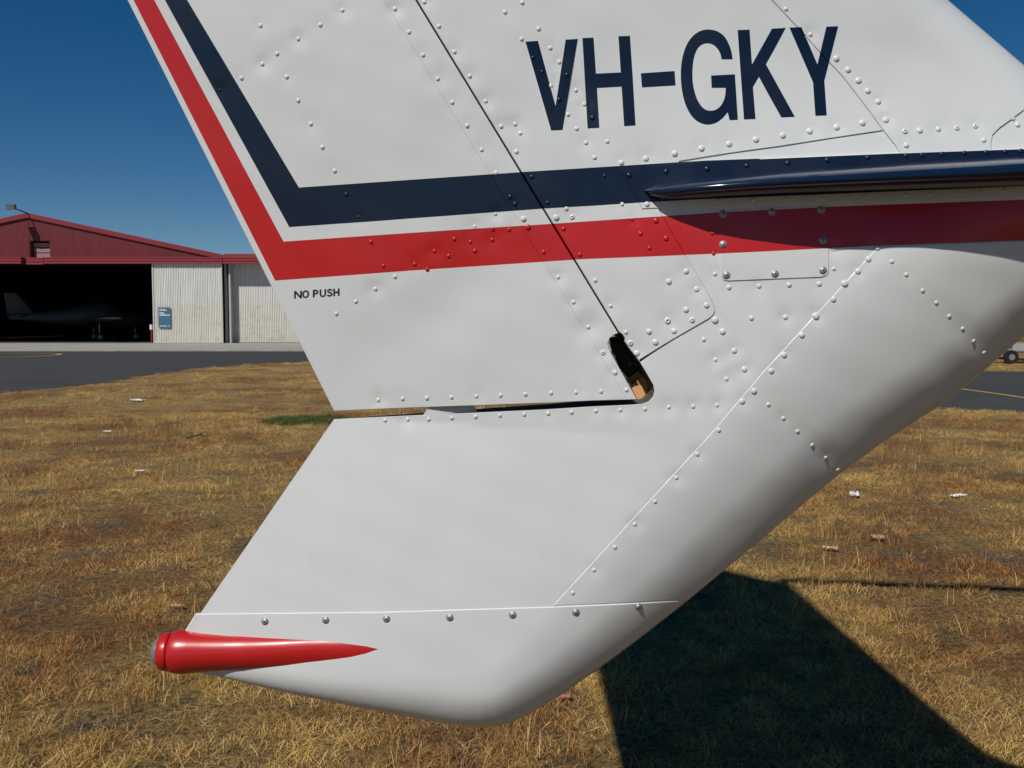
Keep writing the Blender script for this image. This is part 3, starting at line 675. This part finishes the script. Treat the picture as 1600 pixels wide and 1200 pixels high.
rudder = panel('rudder', RUD, 0, .5, .0005)
strip = panel('rudder_nose_skin', STRIP, .00025, .5, .0004)
fin = panel('fin_skin', FIN, .0020, 1.2, .0019)
low = panel('tailcone_skin', P4, 0, .5, .0004)
side = panel('side_skin', P4B, 0, .5, .0004)
dors = panel('leading_edge_skin', P5, .0027, 1.1, .0018)
dsm = panel('dorsal_skin', P6, .0002, .7, .0006)
belly = panel('belly_skin', P7, .0009, 1.7, .0010)
capo = panel('tail_cap', CAP, .0018, 2.0, .0018, label='smooth white moulded cap closing the bottom of the tail')
acc = panel('access_panel', ACC, .0014, .7, .0005, body=False, thick=.0014)
flg = panel('fairing_flange', FLG, .0034, 1.0, .0009, body=False, thick=.0034)
OFF = {rudder: 0, strip: .00025, fin: .0020, low: 0, side: 0, dors: .0027, dsm: .0002, belly: .0009, flg: .0034, acc: .0014, capo: .0018}

# rivet and screw meshes
def dome(name, prof, n, mat):
    vs = []; fs = []
    for r_, z_ in prof: vs += [(r_*math.cos(2*math.pi*k_/n), r_*math.sin(2*math.pi*k_/n), z_) for k_ in range(n)]
    for i in range(len(prof)-1):
        for j in range(n): fs.append((i*n+j, i*n+(j+1) % n, (i+1)*n+(j+1) % n, (i+1)*n+j))
    fs.append(tuple((len(prof)-1)*n+j for j in range(n)))
    me = bpy.data.meshes.new(name); me.from_pydata(vs, [], fs); me.materials.append(mat)
    me.polygons.foreach_set('use_smooth', [True]*len(fs)); return me
prof = [(1.0, -.12), (.99, .22), (.84, .46), (.52, .63), (.2, .69)]
RM = [dome('rivet', prof, 12, m) for m in MATS[:3]]
def hollow(mat):                                      # blind rivet with a hole in the middle
    b = MB(); n = 12; rs = [[(r_*math.cos(2*math.pi*k_/n), r_*math.sin(2*math.pi*k_/n), z_) for k_ in range(n)] for r_, z_ in prof[:4]+[(.34, .62), (.24, .35)]]
    b.rings(rs, 0, False, False); b.add([(.24*math.cos(2*math.pi*k_/n), .24*math.sin(2*math.pi*k_/n), .35) for k_ in range(n)], [tuple(range(n))], 1)
    me = bpy.data.meshes.new('blind_rivet'); me.from_pydata(b.v, [], b.f); me.materials.append(mat); me.materials.append(M_slot)
    me.polygons.foreach_set('material_index', np.array(b.m, dtype=np.int32)); me.polygons.foreach_set('use_smooth', [True]*len(b.f)); return me
RH = hollow(M_white)
HOLLOW = {(894,339),(1414,205),(1495,200),(1524,197),(1043,501),(1081.5,500),(1130,448),(942.5,551),(985,536)}
Rr = .0031
def place(me, name, uv, sz, parent, off, local=0.):
    p = surf([uv], off)[0]-AO; n = Vector(surf_n([uv], off, 3)[0])
    o = bpy.data.objects.new(name, me); link(o, parent); o.location = p
    q = n.to_track_quat('Z', 'Y'); o.rotation_mode = 'QUATERNION'
    o.rotation_quaternion = q @ Matrix.Rotation(random.uniform(0, 6.28), 3, 'Z').to_quaternion(); o.scale = (sz, sz, sz*(.82 if name == 'rivet' else 1))
    return o
for lst, par in ((R_rud, rudder), (R_strip, strip), (R_fin, fin), (R_low, low), (R_belly, belly), (R_dors, dors), (R_dsm, dsm), (R_flg, flg)):
    for r_ in lst:
        uv = r_[:2]; pp = side if (par is low and inpoly([uv], P4B)[0]) else par; s_ = (r_[2] if len(r_) > 2 else 1.)*Rr; c_ = int(paint_at([uv])[0])
        place(RH if uv in HOLLOW else RM[c_], 'rivet', uv, s_*random.uniform(.96, 1.05), pp, OFF[pp])
def screw_mesh():
    b = MB(); n = 20
    rs = [[(r_*math.cos(2*math.pi*k_/n), r_*math.sin(2*math.pi*k_/n), z_) for k_ in range(n)] for r_, z_ in [(1, -.1), (1, .1), (.9, .3), (.65, .48), (.35, .56)]]
    b.rings(rs, 0, False, True)
    b.rings([[(x*1.22, y*1.22, z_) for x, y, z_ in [(math.cos(2*math.pi*k_/n), math.sin(2*math.pi*k_/n), -.1) for k_ in range(n)]], [(1.2*math.cos(2*math.pi*k_/n), 1.2*math.sin(2*math.pi*k_/n), .06) for k_ in range(n)], [(1.0*math.cos(2*math.pi*k_/n), 1.0*math.sin(2*math.pi*k_/n), .07) for k_ in range(n)]], 0, False, False)
    b.box((-.42, -.1, .45), (.42, .1, .575), 1); b.box((-.1, -.42, .451), (.1, .42, .577), 1)
    me = bpy.data.meshes.new('screw'); me.from_pydata(b.v, [], b.f); me.materials.append(M_steel); me.materials.append(M_slot)
    me.polygons.foreach_set('material_index', np.array(b.m, dtype=np.int32)); me.polygons.foreach_set('use_smooth', [m == 0 for m in b.m]); return me
SM = screw_mesh()
for uv in SC_cap: place(SM, 'screw', uv, .0047, capo, OFF[capo])
for uv in SC_acc: place(SM, 'screw', uv, .0045, acc, OFF[acc])

# ---- tailplane root fairing (navy, blunt nosed, growing forward)
us = np.concatenate([[1006, 1008, 1012, 1018, 1026, 1036, 1050, 1066, 1085, 1110], np.arange(1140, 1990, 40)])
pk = np.interp(us, [1006, 1012, 1026, 1050, 1085, 1120, 1220, 1330, 1460, 1560, 1700, 1980], [.0005, .010, .020, .031, .044, .055, .070, .079, .083, .082, .082, .14])
vt = np.interp(us, [1006, 1026, 1066, 1206, 1425, 1600, 1980], [297, 289, 282, 267, 252, 243, 224])
vb = np.interp(us, [1006, 1018, 1036, 1066, 1206, 1425, 1600, 1980], [298, 308, 312, 311, 303.5, 296, 290, 276])
sec = [(0, 0), (.03, .16), (.07, .34), (.12, .54), (.17, .71), (.23, .85), (.30, .94), (.38, .99), (.46, 1.), (.56, .985), (.66, .93), (.76, .82), (.86, .62), (.94, .36), (1, 0)]
vs = []; 
for u_, p_, a, b_ in zip(us, pk, vt, vb):
    for q, h_ in sec:
        v_ = a+(b_-a)*q; t_ = T([(u_, v_)], False)[0]+.0032+p_*h_
        vs.append(P(u_, v_, YC-t_)-AO)
nS = len(sec); fs = [(i*nS+j, i*nS+j+1, (i+1)*nS+j+1, (i+1)*nS+j) for i in range(len(us)-1) for j in range(nS-1)]
fs = [f[::-1] for f in fs]
M_navyg = paint('navy_gloss_paint', (.0045, .015, .042), False, .17, 0.); M_navyg.node_tree.nodes['Principled BSDF'].inputs['Specular IOR Level'].default_value = .38
fair = mesh('tailplane_fairing', vs, fs, M_navyg, air, smooth=True)
for v_ in (1,):                                       # far side twin
    vs2 = [(x, -y, z_) for x, y, z_ in vs]; mesh('tailplane_fairing', vs2, [f[::-1] for f in fs], M_navyg, air, smooth=True)

# ---- tail light fairing: body of revolution on the plane of symmetry
hu = np.array([268, 270, 274, 282, 290, 320, 355, 400, 445, 502, 530, 554, 575, 594])
hh_ = np.array([28, 30.5, 32, 33.2, 33.4, 30.6, 27.8, 24.2, 20.7, 15.4, 12.3, 9.6, 5.6, .1])
def revolve(name, us_, hs_, mat, parent, addT=True, n=40, close=True):
    rs = []
    for u_, h_ in zip(us_, hs_):
        v_ = float(np.interp(u_, [236, 445, 550, 593], [1018.3, 1017.8, 1016.6, 1014.2])); c_ = P(u_, v_, YC)-AO
        t_ = float(T([(u_, v_)])[0])+float(np.interp(u_, [480, 550, 593], [.0022, .0022, .0023])) if addT else 0
        r_ = math.sqrt((h_*YC/F)**2+t_**2) if h_ > 0 else 1e-4
        rs.append([(c_[0], c_[1]+r_*math.cos(t), c_[2]+r_*math.sin(t)) for t in [2*math.pi*k_/n for k_ in range(n)]])
    b = MB(); b.rings(rs, 0, close, close)
    o = b.build(name, mat, parent); o.data.polygons.foreach_set('use_smooth', [True]*len(o.data.polygons)); return o
hu = np.array([268, 270, 274, 282, 290, 320, 355, 400, 445, 502, 530, 550, 572, 591])
hs_u = np.unique(np.concatenate([hu, np.linspace(300, 590, 34)])); hs_h = np.interp(hs_u, hu, hh_)
qs = np.cos(np.linspace(0, math.pi, 25)); vs = []; nq = len(qs)
for side_ in (1, -1):
    for u_, h_ in zip(hs_u, hs_h):
        v0_ = float(np.interp(u_, [236, 445, 550, 593], [1018.3, 1017.8, 1016.6, 1014.2])); vv_ = v0_-qs*h_
        tb = (T(np.stack([np.full(nq, u_), vv_], 1))+.0018)*np.interp(u_, [282, 380], [0, 1]); tt_ = np.sqrt(tb**2+(h_*YC/F)**2*(1-qs**2))
        c_ = P(np.full(nq, u_), vv_, YC-tt_*float(np.interp(u_, [290, 480], [0, 1])))
        for p_, t_ in zip(c_, tt_): vs.append((p_[0], -t_*side_, p_[2]))
fs = []
for k_ in range(2):
    o_ = k_*len(hs_u)*nq
    for i in range(len(hs_u)-1):
        for j in range(nq-1):
            f = (o_+i*nq+j, o_+i*nq+j+1, o_+(i+1)*nq+j+1, o_+(i+1)*nq+j); fs.append(f if k_ == 0 else f[::-1])
pod = mesh('tail_light_fairing', vs, fs, M_red, air, smooth=True)
ring = revolve('lens_ring', [251, 251.5, 253, 258, 264, 266.5, 267.9], [22.5, 26.5, 28.4, 29.8, 30.6, 30.4, 28.6], M_red, pod, False)
hs = [(250.9, 22.4), (248, 21.8), (245, 20.4), (242, 17.8), (239.5, 14), (237.8, 9.6), (236.8, 5), (236.5, .5)]
revolve('lens', [a for a, b in hs][::-1], [b for a, b in hs][::-1], M_lens, pod, False)

# ---- inside the hinge cut-out
def plate(name, pts, y0, y1, mat, par=None):
    a = [P(u, v, y0)-AO for u, v in pts]; c_ = [P(u, v, y0)*[1, 0, 1]+[0, y1, 0]-AO for u, v in pts]
    b = MB(); b.rings([a, c_]); return b.build(name, mat, par or air)
plate('hinge_bracket', [(955, 536), (968, 531), (980, 545), (992, 556), (994, 562), (984, 574), (974, 572), (969, 562), (960, 552)], YC-.018, YC+.012, M_black)
plate('torque_tube', [(952, 528), (962, 526), (1001, 584), (984, 594), (968, 575)], YC+.014, YC+.022, M_shade_primer)
plate('stop_plate', [(978, 594), (997, 580), (1003, 589), (988, 602)], YC+.006, YC+.010, M_yellowp)
plate('rudder_horn', [(985, 603), (1003, 588), (1016, 600), (1018, 612), (1012, 622), (996, 624)], YC+.0, YC+.0045, M_peach)
TH = [(661, 648.6), (669, 637.2), (672, 632.0), (737, 629), (741, 634), (746, 645)]
tq = float(T(TH).min()); plate('trim_horn', TH, YC-tq+.0012, YC-tq+.004, M_white)

# ---- remainder of the aircraft beyond the frame (forward fuselage, tailplane, wings, wheels) plus an added unseen tube
X0 = float(P(1990, 330, YC)[0])
zt0, zb0 = float(P(1990, 226, YC)[2]), float(P(1990, 461, YC)[2])
st = [(X0-.05, (zt0+zb0)/2, .128, (zt0-zb0)/2+.012), (X0+.12, (zt0+zb0)/2+.01, .140, (zt0-zb0)/2+.03), (1.6, 1.56, .20, .24), (2.4, 1.52, .34, .42), (3.4, 1.5, .50, .62), (4.6, 1.5, .62, .74), (6.2, 1.5, .64, .76), (7.4, 1.42, .58, .62), (8.6, 1.35, .40, .42), (9.4, 1.32, .15, .16), (9.5, 1.32, .03, .03)]
b = MB(); b.rings([ellipse_ring(x, cz, ry, rz_, 28, 0, .9) for x, cz, ry, rz_ in st])
b.m = [2 if (1.44 < sum(b.v[j][2] for j in f)/len(f) < 1.56 and len(f) == 4) else 0 for f in b.f]
b.v = [(x, y, z_) for x, y, z_ in b.v]; b.build('fuselage', MATS[:3], air, True)
for s_ in (-1, 1):
    b = MB(); zz_ = 1.555
    def sec_(x0, x1, y, th): 
        c_ = x1-x0; return [(x0+a*c_, y, zz_+q*th) for a, q in [(0, .03), (.35, .7), (.7, 1), (.92, .55), (1, 0), (.92, -.55), (.7, -1), (.35, -.7), (0, -.03)]]
    b.rings([sec_(1.06, 1.82, s_*.10, .045), sec_(1.36, 1.93, s_*1.05, .028)]); b.build('tailplane', M_white, air, True)
    b = MB(); aerofoil(b, (3.9+1.7, s_*.4, 1.0), (5.2+.6, s_*5.2, 1.3), -1.9, -1.1, .26); b.build('wing', M_white, air, True)
for (x, y) in ((4.7, -1.7), (4.7, 1.7), (8.0, 0)):
    b = MB(); b.tube((x, y, .3), (x, y, 1.05), .04); b.build('undercarriage_leg', M_steel, air)
    b = MB(); b.tube((x, y-.09, .28), (x, y+.09, .28), .28, n=24); ty = b.build('tyre', M_black, air)
    b = MB(); b.tube((x, y-.095, .28), (x, y+.095, .28), .12, n=14); b.build('rim', M_steel, ty)
tipw = P(*lerp(cap_mid, le_top, .93), YC)-AO
b = MB(); b.tube(tuple(tipw), (4.3, 0, 3.64), .035, .035, 8); b.tube((4.3, 0, 2.1), (4.3, 0, 3.66), .05, .035, 8); b.build('shadow_tube', M_black, air)  # unseen tube and mast, added and sized to cast the thin shadow line

# ================================================================ GRASS
M_gr = []
def grass_mat(name, ramps, rustramps):
    k = NB(name, .75, .25)
    at = k.n('ShaderNodeAttribute', attribute_name='tint'); tt_ = at.outputs['Fac']
    a = k.ramp(tt_, ramps); b_ = k.ramp(tt_, rustramps)
    pm_ = k.ramp(k.noise(.6, 7, .66), [(.46, 0.), (.60, 1.)])
    c_ = k.mix(pm_, a, b_)
    c_ = k.mix(k.ramp(k.noise(3.5, 6, .65), [(.5, 0.), (.64, .6)]), c_, (.21, .125, .06))
    k.color(c_)
    tr = k.n('ShaderNodeBsdfTranslucent'); k.L(c_, tr.inputs[0]); ms = k.n('ShaderNodeMixShader'); ms.inputs[0].default_value = .22
    out = k.t.nodes['Material Output']; k.L(k.b.outputs[0], ms.inputs[1]); k.L(tr.outputs[0], ms.inputs[2]); k.L(ms.outputs[0], out.inputs[0])
    return k.m
M_dry = grass_mat('dry_grass', [(0, (.18, .09, .03)), (.35, (.56, .335, .095)), (.75, (.82, .55, .18)), (1, (.92, .72, .36))],
                  [(0, (.11, .04, .014)), (.4, (.34, .135, .042)), (.75, (.54, .27, .09)), (1, (.76, .50, .22))])
M_green = grass_mat('green_grass', [(0, (.05, .09, .025)), (1, (.13, .20, .05))], [(0, (.05, .09, .025)), (1, (.12, .18, .05))])
def clump(nm, nb, rad, hmin, hmax, lean, mat, wd=.0016, seed=0):
    r = np.random.default_rng(seed); vs = []; fs = []; tint = []
    for i in range(nb):
        a = r.uniform(0, 6.28); rr = rad*math.sqrt(r.uniform()); x, y = rr*math.cos(a), rr*math.sin(a)
        h_ = r.uniform(hmin, hmax); d = r.uniform(0, 6.28); ln = h_*r.uniform(*lean); w_ = wd*r.uniform(.6, 1.5); ph = r.uniform(0, 6.28)
        sx, sy = math.cos(ph)*w_, math.sin(ph)*w_; t = r.uniform(); cu = r.uniform(-.3, .3)
        b0 = len(vs)
        for q, (f1, f2, f3) in enumerate(((0, 0, 1), (.45, .3, .9), (.85, .68, .65), (1.0-r.uniform(0, .25), 1, .1))):
            px = x+math.cos(d+cu*q)*ln*f2; py = y+math.sin(d+cu*q)*ln*f2; pz = h_*f1-.004
            vs += [(px-sx*f3, py-sy*f3, pz), (px+sx*f3, py+sy*f3, pz)]; tint += [t, t]
        for q in range(3): fs.append((b0+2*q, b0+2*q+1, b0+2*q+3, b0+2*q+2))
    me = bpy.data.meshes.new(nm); me.from_pydata(vs, [], fs); me.materials.append(mat)
    at = me.attributes.new('tint', 'FLOAT', 'POINT'); at.data.foreach_set('value', np.array(tint, dtype=np.float32))
    return bpy.data.objects.new(nm, me)
def scatter(name, pts, rot, scl, objs, label):
    col_ = bpy.data.collections.new(name+'_sources')
    for o in objs: col_.objects.link(o)
    me = bpy.data.meshes.new(name); me.from_pydata([tuple(p) for p in pts], [], [])
    a = me.attributes.new('rz', 'FLOAT', 'POINT'); a.data.foreach_set('value', rot.astype(np.float32))
    a = me.attributes.new('sc', 'FLOAT', 'POINT'); a.data.foreach_set('value', scl.astype(np.float32))
    o = link(bpy.data.objects.new(name, me)); tag(o, label, None, kind='stuff')
    ng = bpy.data.node_groups.new(name+'_nodes', 'GeometryNodeTree')
    ng.interface.new_socket('Geometry', in_out='INPUT', socket_type='NodeSocketGeometry'); ng.interface.new_socket('Geometry', in_out='OUTPUT', socket_type='NodeSocketGeometry')
    N = ng.nodes.new; L_ = ng.links.new
    gi, go = N('NodeGroupInput'), N('NodeGroupOutput'); iop = N('GeometryNodeInstanceOnPoints'); ci = N('GeometryNodeCollectionInfo')
    ci.inputs['Collection'].default_value = col_; ci.inputs['Separate Children'].default_value = True; ci.inputs['Reset Children'].default_value = True
    def attr(nm):
        x = N('GeometryNodeInputNamedAttribute'); x.data_type = 'FLOAT'; x.inputs[0].default_value = nm; return x.outputs[0]
    cx_ = N('ShaderNodeCombineXYZ'); L_(attr('rz'), cx_.inputs[2])
    L_(gi.outputs[0], iop.inputs['Points']); L_(ci.outputs[0], iop.inputs['Instance']); iop.inputs['Pick Instance'].default_value = True
    L_(cx_.outputs[0], iop.inputs['Rotation']); L_(attr('sc'), iop.inputs['Scale']); L_(iop.outputs[0], go.inputs[0])
    md = o.modifiers.new('scatter', 'NODES'); md.node_group = ng
    return o
litter_ = [clump('straw_litter', 46, .10, .004, .016, (2.5, 6.0), M_dry, .0011, 200+i) for i in range(5)]
def vnoise(x, y, f, seed):
    r = np.random.default_rng(seed); tab = r.random((256, 256))
    def one(x, y):
        xi, yi = np.floor(x).astype(int), np.floor(y).astype(int); fx, fy = x-xi, y-yi; fx = fx*fx*(3-2*fx); fy = fy*fy*(3-2*fy)
        g_ = lambda a, b: tab[a % 256, b % 256]
        return (g_(xi, yi)*(1-fx)+g_(xi+1, yi)*fx)*(1-fy)+(g_(xi, yi+1)*(1-fx)+g_(xi+1, yi+1)*fx)*fy
    return sum(one(x*f*2**i+7.3*i, y*f*2**i)*.5**(i+1) for i in range(4))/.9375
def region(y0, y1, dens, mar=1.4):
    xw = .56*y1+mar; n = int((y1-y0)*2*xw*dens)
    x = rng.uniform(-xw, xw, n); y = rng.uniform(y0, y1, n); keep = abs(x) < .56*y+mar; return x[keep], y[keep]
clumps = [clump('grass_clump', 42, .075, .015, .055, (.5, 1.6), M_dry, .0013, i) for i in range(8)]
clumps += [clump('grass_clump', 34, .08, .02, .05, (1.2, 3.2), M_dry, .0012, 40+i) for i in range(4)]
stalks = [clump('grass_clump', 16, .07, .05, .11, (.15, .6), M_dry, .0013, 80+i) for i in range(3)]
X, Y, SC = [], [], []
for (y0, y1, dn, s0) in ((1.2, 4.6, 420, .85), (4.6, 8, 230, .95), (8, 14, 110, 1.15), (14, 34, 36, 1.5)):
    x, y = region(y0, y1, dn); X.append(x); Y.append(y); SC.append(np.full(len(x), s0))
X, Y, SC = map(np.concatenate, (X, Y, SC))
nb_ = vnoise(X, Y, .9, 3); n2 = vnoise(X, Y, 3.1, 5)
keep = (rng.random(len(X)) < np.clip((nb_*.45+n2*.55-.425)*6.5, .04, 1)) & ~inpoly(np.stack([X, Y], 1), tarmac)
X, Y, SC, n2 = X[keep], Y[keep], SC[keep], n2[keep]
print('grass clumps', len(X))
scatter('dry_grass', np.stack([X, Y, np.full(len(X), .0)], 1), rng.uniform(0, 6.28, len(X)), SC*rng.uniform(.42, .92, len(X))*(0.75+.5*n2), clumps, 'short dry straw coloured grass covering the ground')
x, y = region(1.2, 13, 26); nn_ = vnoise(x, y, .7, 11); kk = (rng.random(len(x)) < np.clip((nn_-.42)*5, 0, 1)) & ~inpoly(np.stack([x, y], 1), tarmac); x, y = x[kk], y[kk]
scatter('dry_stalks', np.stack([x, y, np.zeros(len(x))], 1), rng.uniform(0, 6.28, len(x)), rng.uniform(.5, 1.15, len(x)), stalks, 'taller brown dead stalks standing in the dry grass')
XL, YL, SL = [], [], []
for (y0, y1, dn, s0) in ((1.2, 4.6, 200, .9), (4.6, 8, 70, 1.15), (8, 14, 30, 1.4)):
    x, y = region(y0, y1, dn); XL.append(x); YL.append(y); SL.append(np.full(len(x), s0))
XL, YL, SL = map(np.concatenate, (XL, YL, SL)); kk = (rng.random(len(XL)) < .35+.65*vnoise(XL, YL, 2., 31)) & ~inpoly(np.stack([XL, YL], 1), tarmac); XL, YL, SL = XL[kk], YL[kk], SL[kk]
scatter('straw_litter', np.stack([XL, YL, np.full(len(XL), .001)], 1), rng.uniform(0, 6.28, len(XL)), SL*rng.uniform(.6, 1.1, len(XL)), litter_, 'broken straw lying flat over the bare soil patches')
# green patch left, loose green tufts
gx_, gy_ = G(480, 659); n = 420
ang = rng.uniform(0, 6.28, n); rr_ = np.sqrt(rng.random(n)); px = gx_+.62*rr_*np.cos(ang); py = gy_+.55*rr_*np.sin(ang)
x2, y2 = region(1.5, 12, 5.0); nn_ = vnoise(x2, y2, .6, 23)+.14*(x2 > .5); k2 = rng.random(len(x2)) < np.clip((nn_-.45)*3, 0.02, .8); x2, y2 = x2[k2], y2[k2]
X = np.concatenate([px, x2]); Y = np.concatenate([py, y2])
gc = [clump('green_clump', 22, .045, .02, .06, (.3, 1.3), M_green, .0016, 120+i) for i in range(4)]
scatter('green_grass', np.stack([X, Y, np.zeros(len(X))], 1), rng.uniform(0, 6.28, len(X)), np.concatenate([np.full(n, 1.2), rng.uniform(.35, 1., len(x2))]), gc, 'green grass patch and small green weeds among the dry grass')

# ---- litter: paper scraps, leaves, twig
def crumple(name, uv, size, mat, label, cat, seed, flat=.35, group=None, asp=1.6):
    x, y = G(*uv); r = random.Random(seed); vs = []; fs = []; n = 12
    for i in range(n):
        for j in range(n):
            a = (i/(n-1)-.5)*size*asp; b_ = (j/(n-1)-.5)*size
            vs.append((a*r.uniform(.75, 1.05), b_*r.uniform(.7, 1.05), r.uniform(.1, .8)*size*flat*(1 if (i+j) % 2 else .5)))
    fs = [(i*n+j, (i+1)*n+j, (i+1)*n+j+1, i*n+j+1) for i in range(n-1) for j in range(n-1)]
    o = mesh(name, vs, fs, mat); o.location = (x, y, .02); o.rotation_euler = (0, 0, r.uniform(-.5, .5))
    so_ = o.modifiers.new('thickness', 'SOLIDIFY'); so_.thickness = .001
    return tag(o, label, cat, group)
M_paper = simple('paper_white', (.72, .72, .70), .8); M_leaf = simple('leaf_tan', (.50, .30, .17), .7); M_brk = simple('bark_dark', (.06, .04, .03), .9)
crumple('paper_scrap', (215, 628), .13, M_paper, 'crumpled white paper scrap on the grass near the tarmac edge', 'litter', 1, .35, None, 2.2)
crumple('paper_scrap', (167, 677), .06, M_paper, 'tiny white scrap on the grass below the hangar opening', 'litter', 2)
crumple('paper_scrap', (1335, 779), .06, M_paper, 'crumpled white tissue on the grass just right of the belly edge', 'litter', 3, .8, None, 1.2)
crumple('paper_scrap', (1496, 779), .07, M_paper, 'flat torn white wrapper on the grass at the far right', 'litter', 4, .3, None, 2.0)
crumple('paper_scrap', (218, 739), .05, M_paper, 'faint pale scrap in brown grass halfway down at the left', 'litter', 5, .2)
crumple('fallen_leaf', (1371, 846), .055, M_leaf, 'curled pinkish tan leaf in the grass right of the tail above the thin shadow', 'leaf', 6, .6)
crumple('fallen_leaf', (1297, 862), .045, M_leaf, 'long dry leaf lying in the grass just above the tail shadow', 'leaf', 7, .4, None, 2.2)
crumple('fallen_leaf', (881, 1098), .032, simple('leaf_rust', (.34, .13, .08), .7), 'rust brown leaf on the grass under the tail cap by the shadow', 'leaf', 8, .4)
crumple('fallen_leaf', (278, 953), .035, M_leaf, 'pale pinkish leaf in the grass just left of the tail cap corner', 'leaf', 9, .3, None, 2)
x_, y_ = G(308, 688); b = MB(); b.tube((-.12, 0, .03), (.02, .03, .06), .014, .01, 6); b.tube((.02, .03, .06), (.13, -.02, .04), .01, .005, 6); b.tube((.0, .02, .055), (.06, .1, .09), .008, .003, 6)
o = b.build('twig', M_brk); o.location = (x_, y_, 0); tag(o, 'dark broken twig on the dry grass in front of the hangar', 'twig')
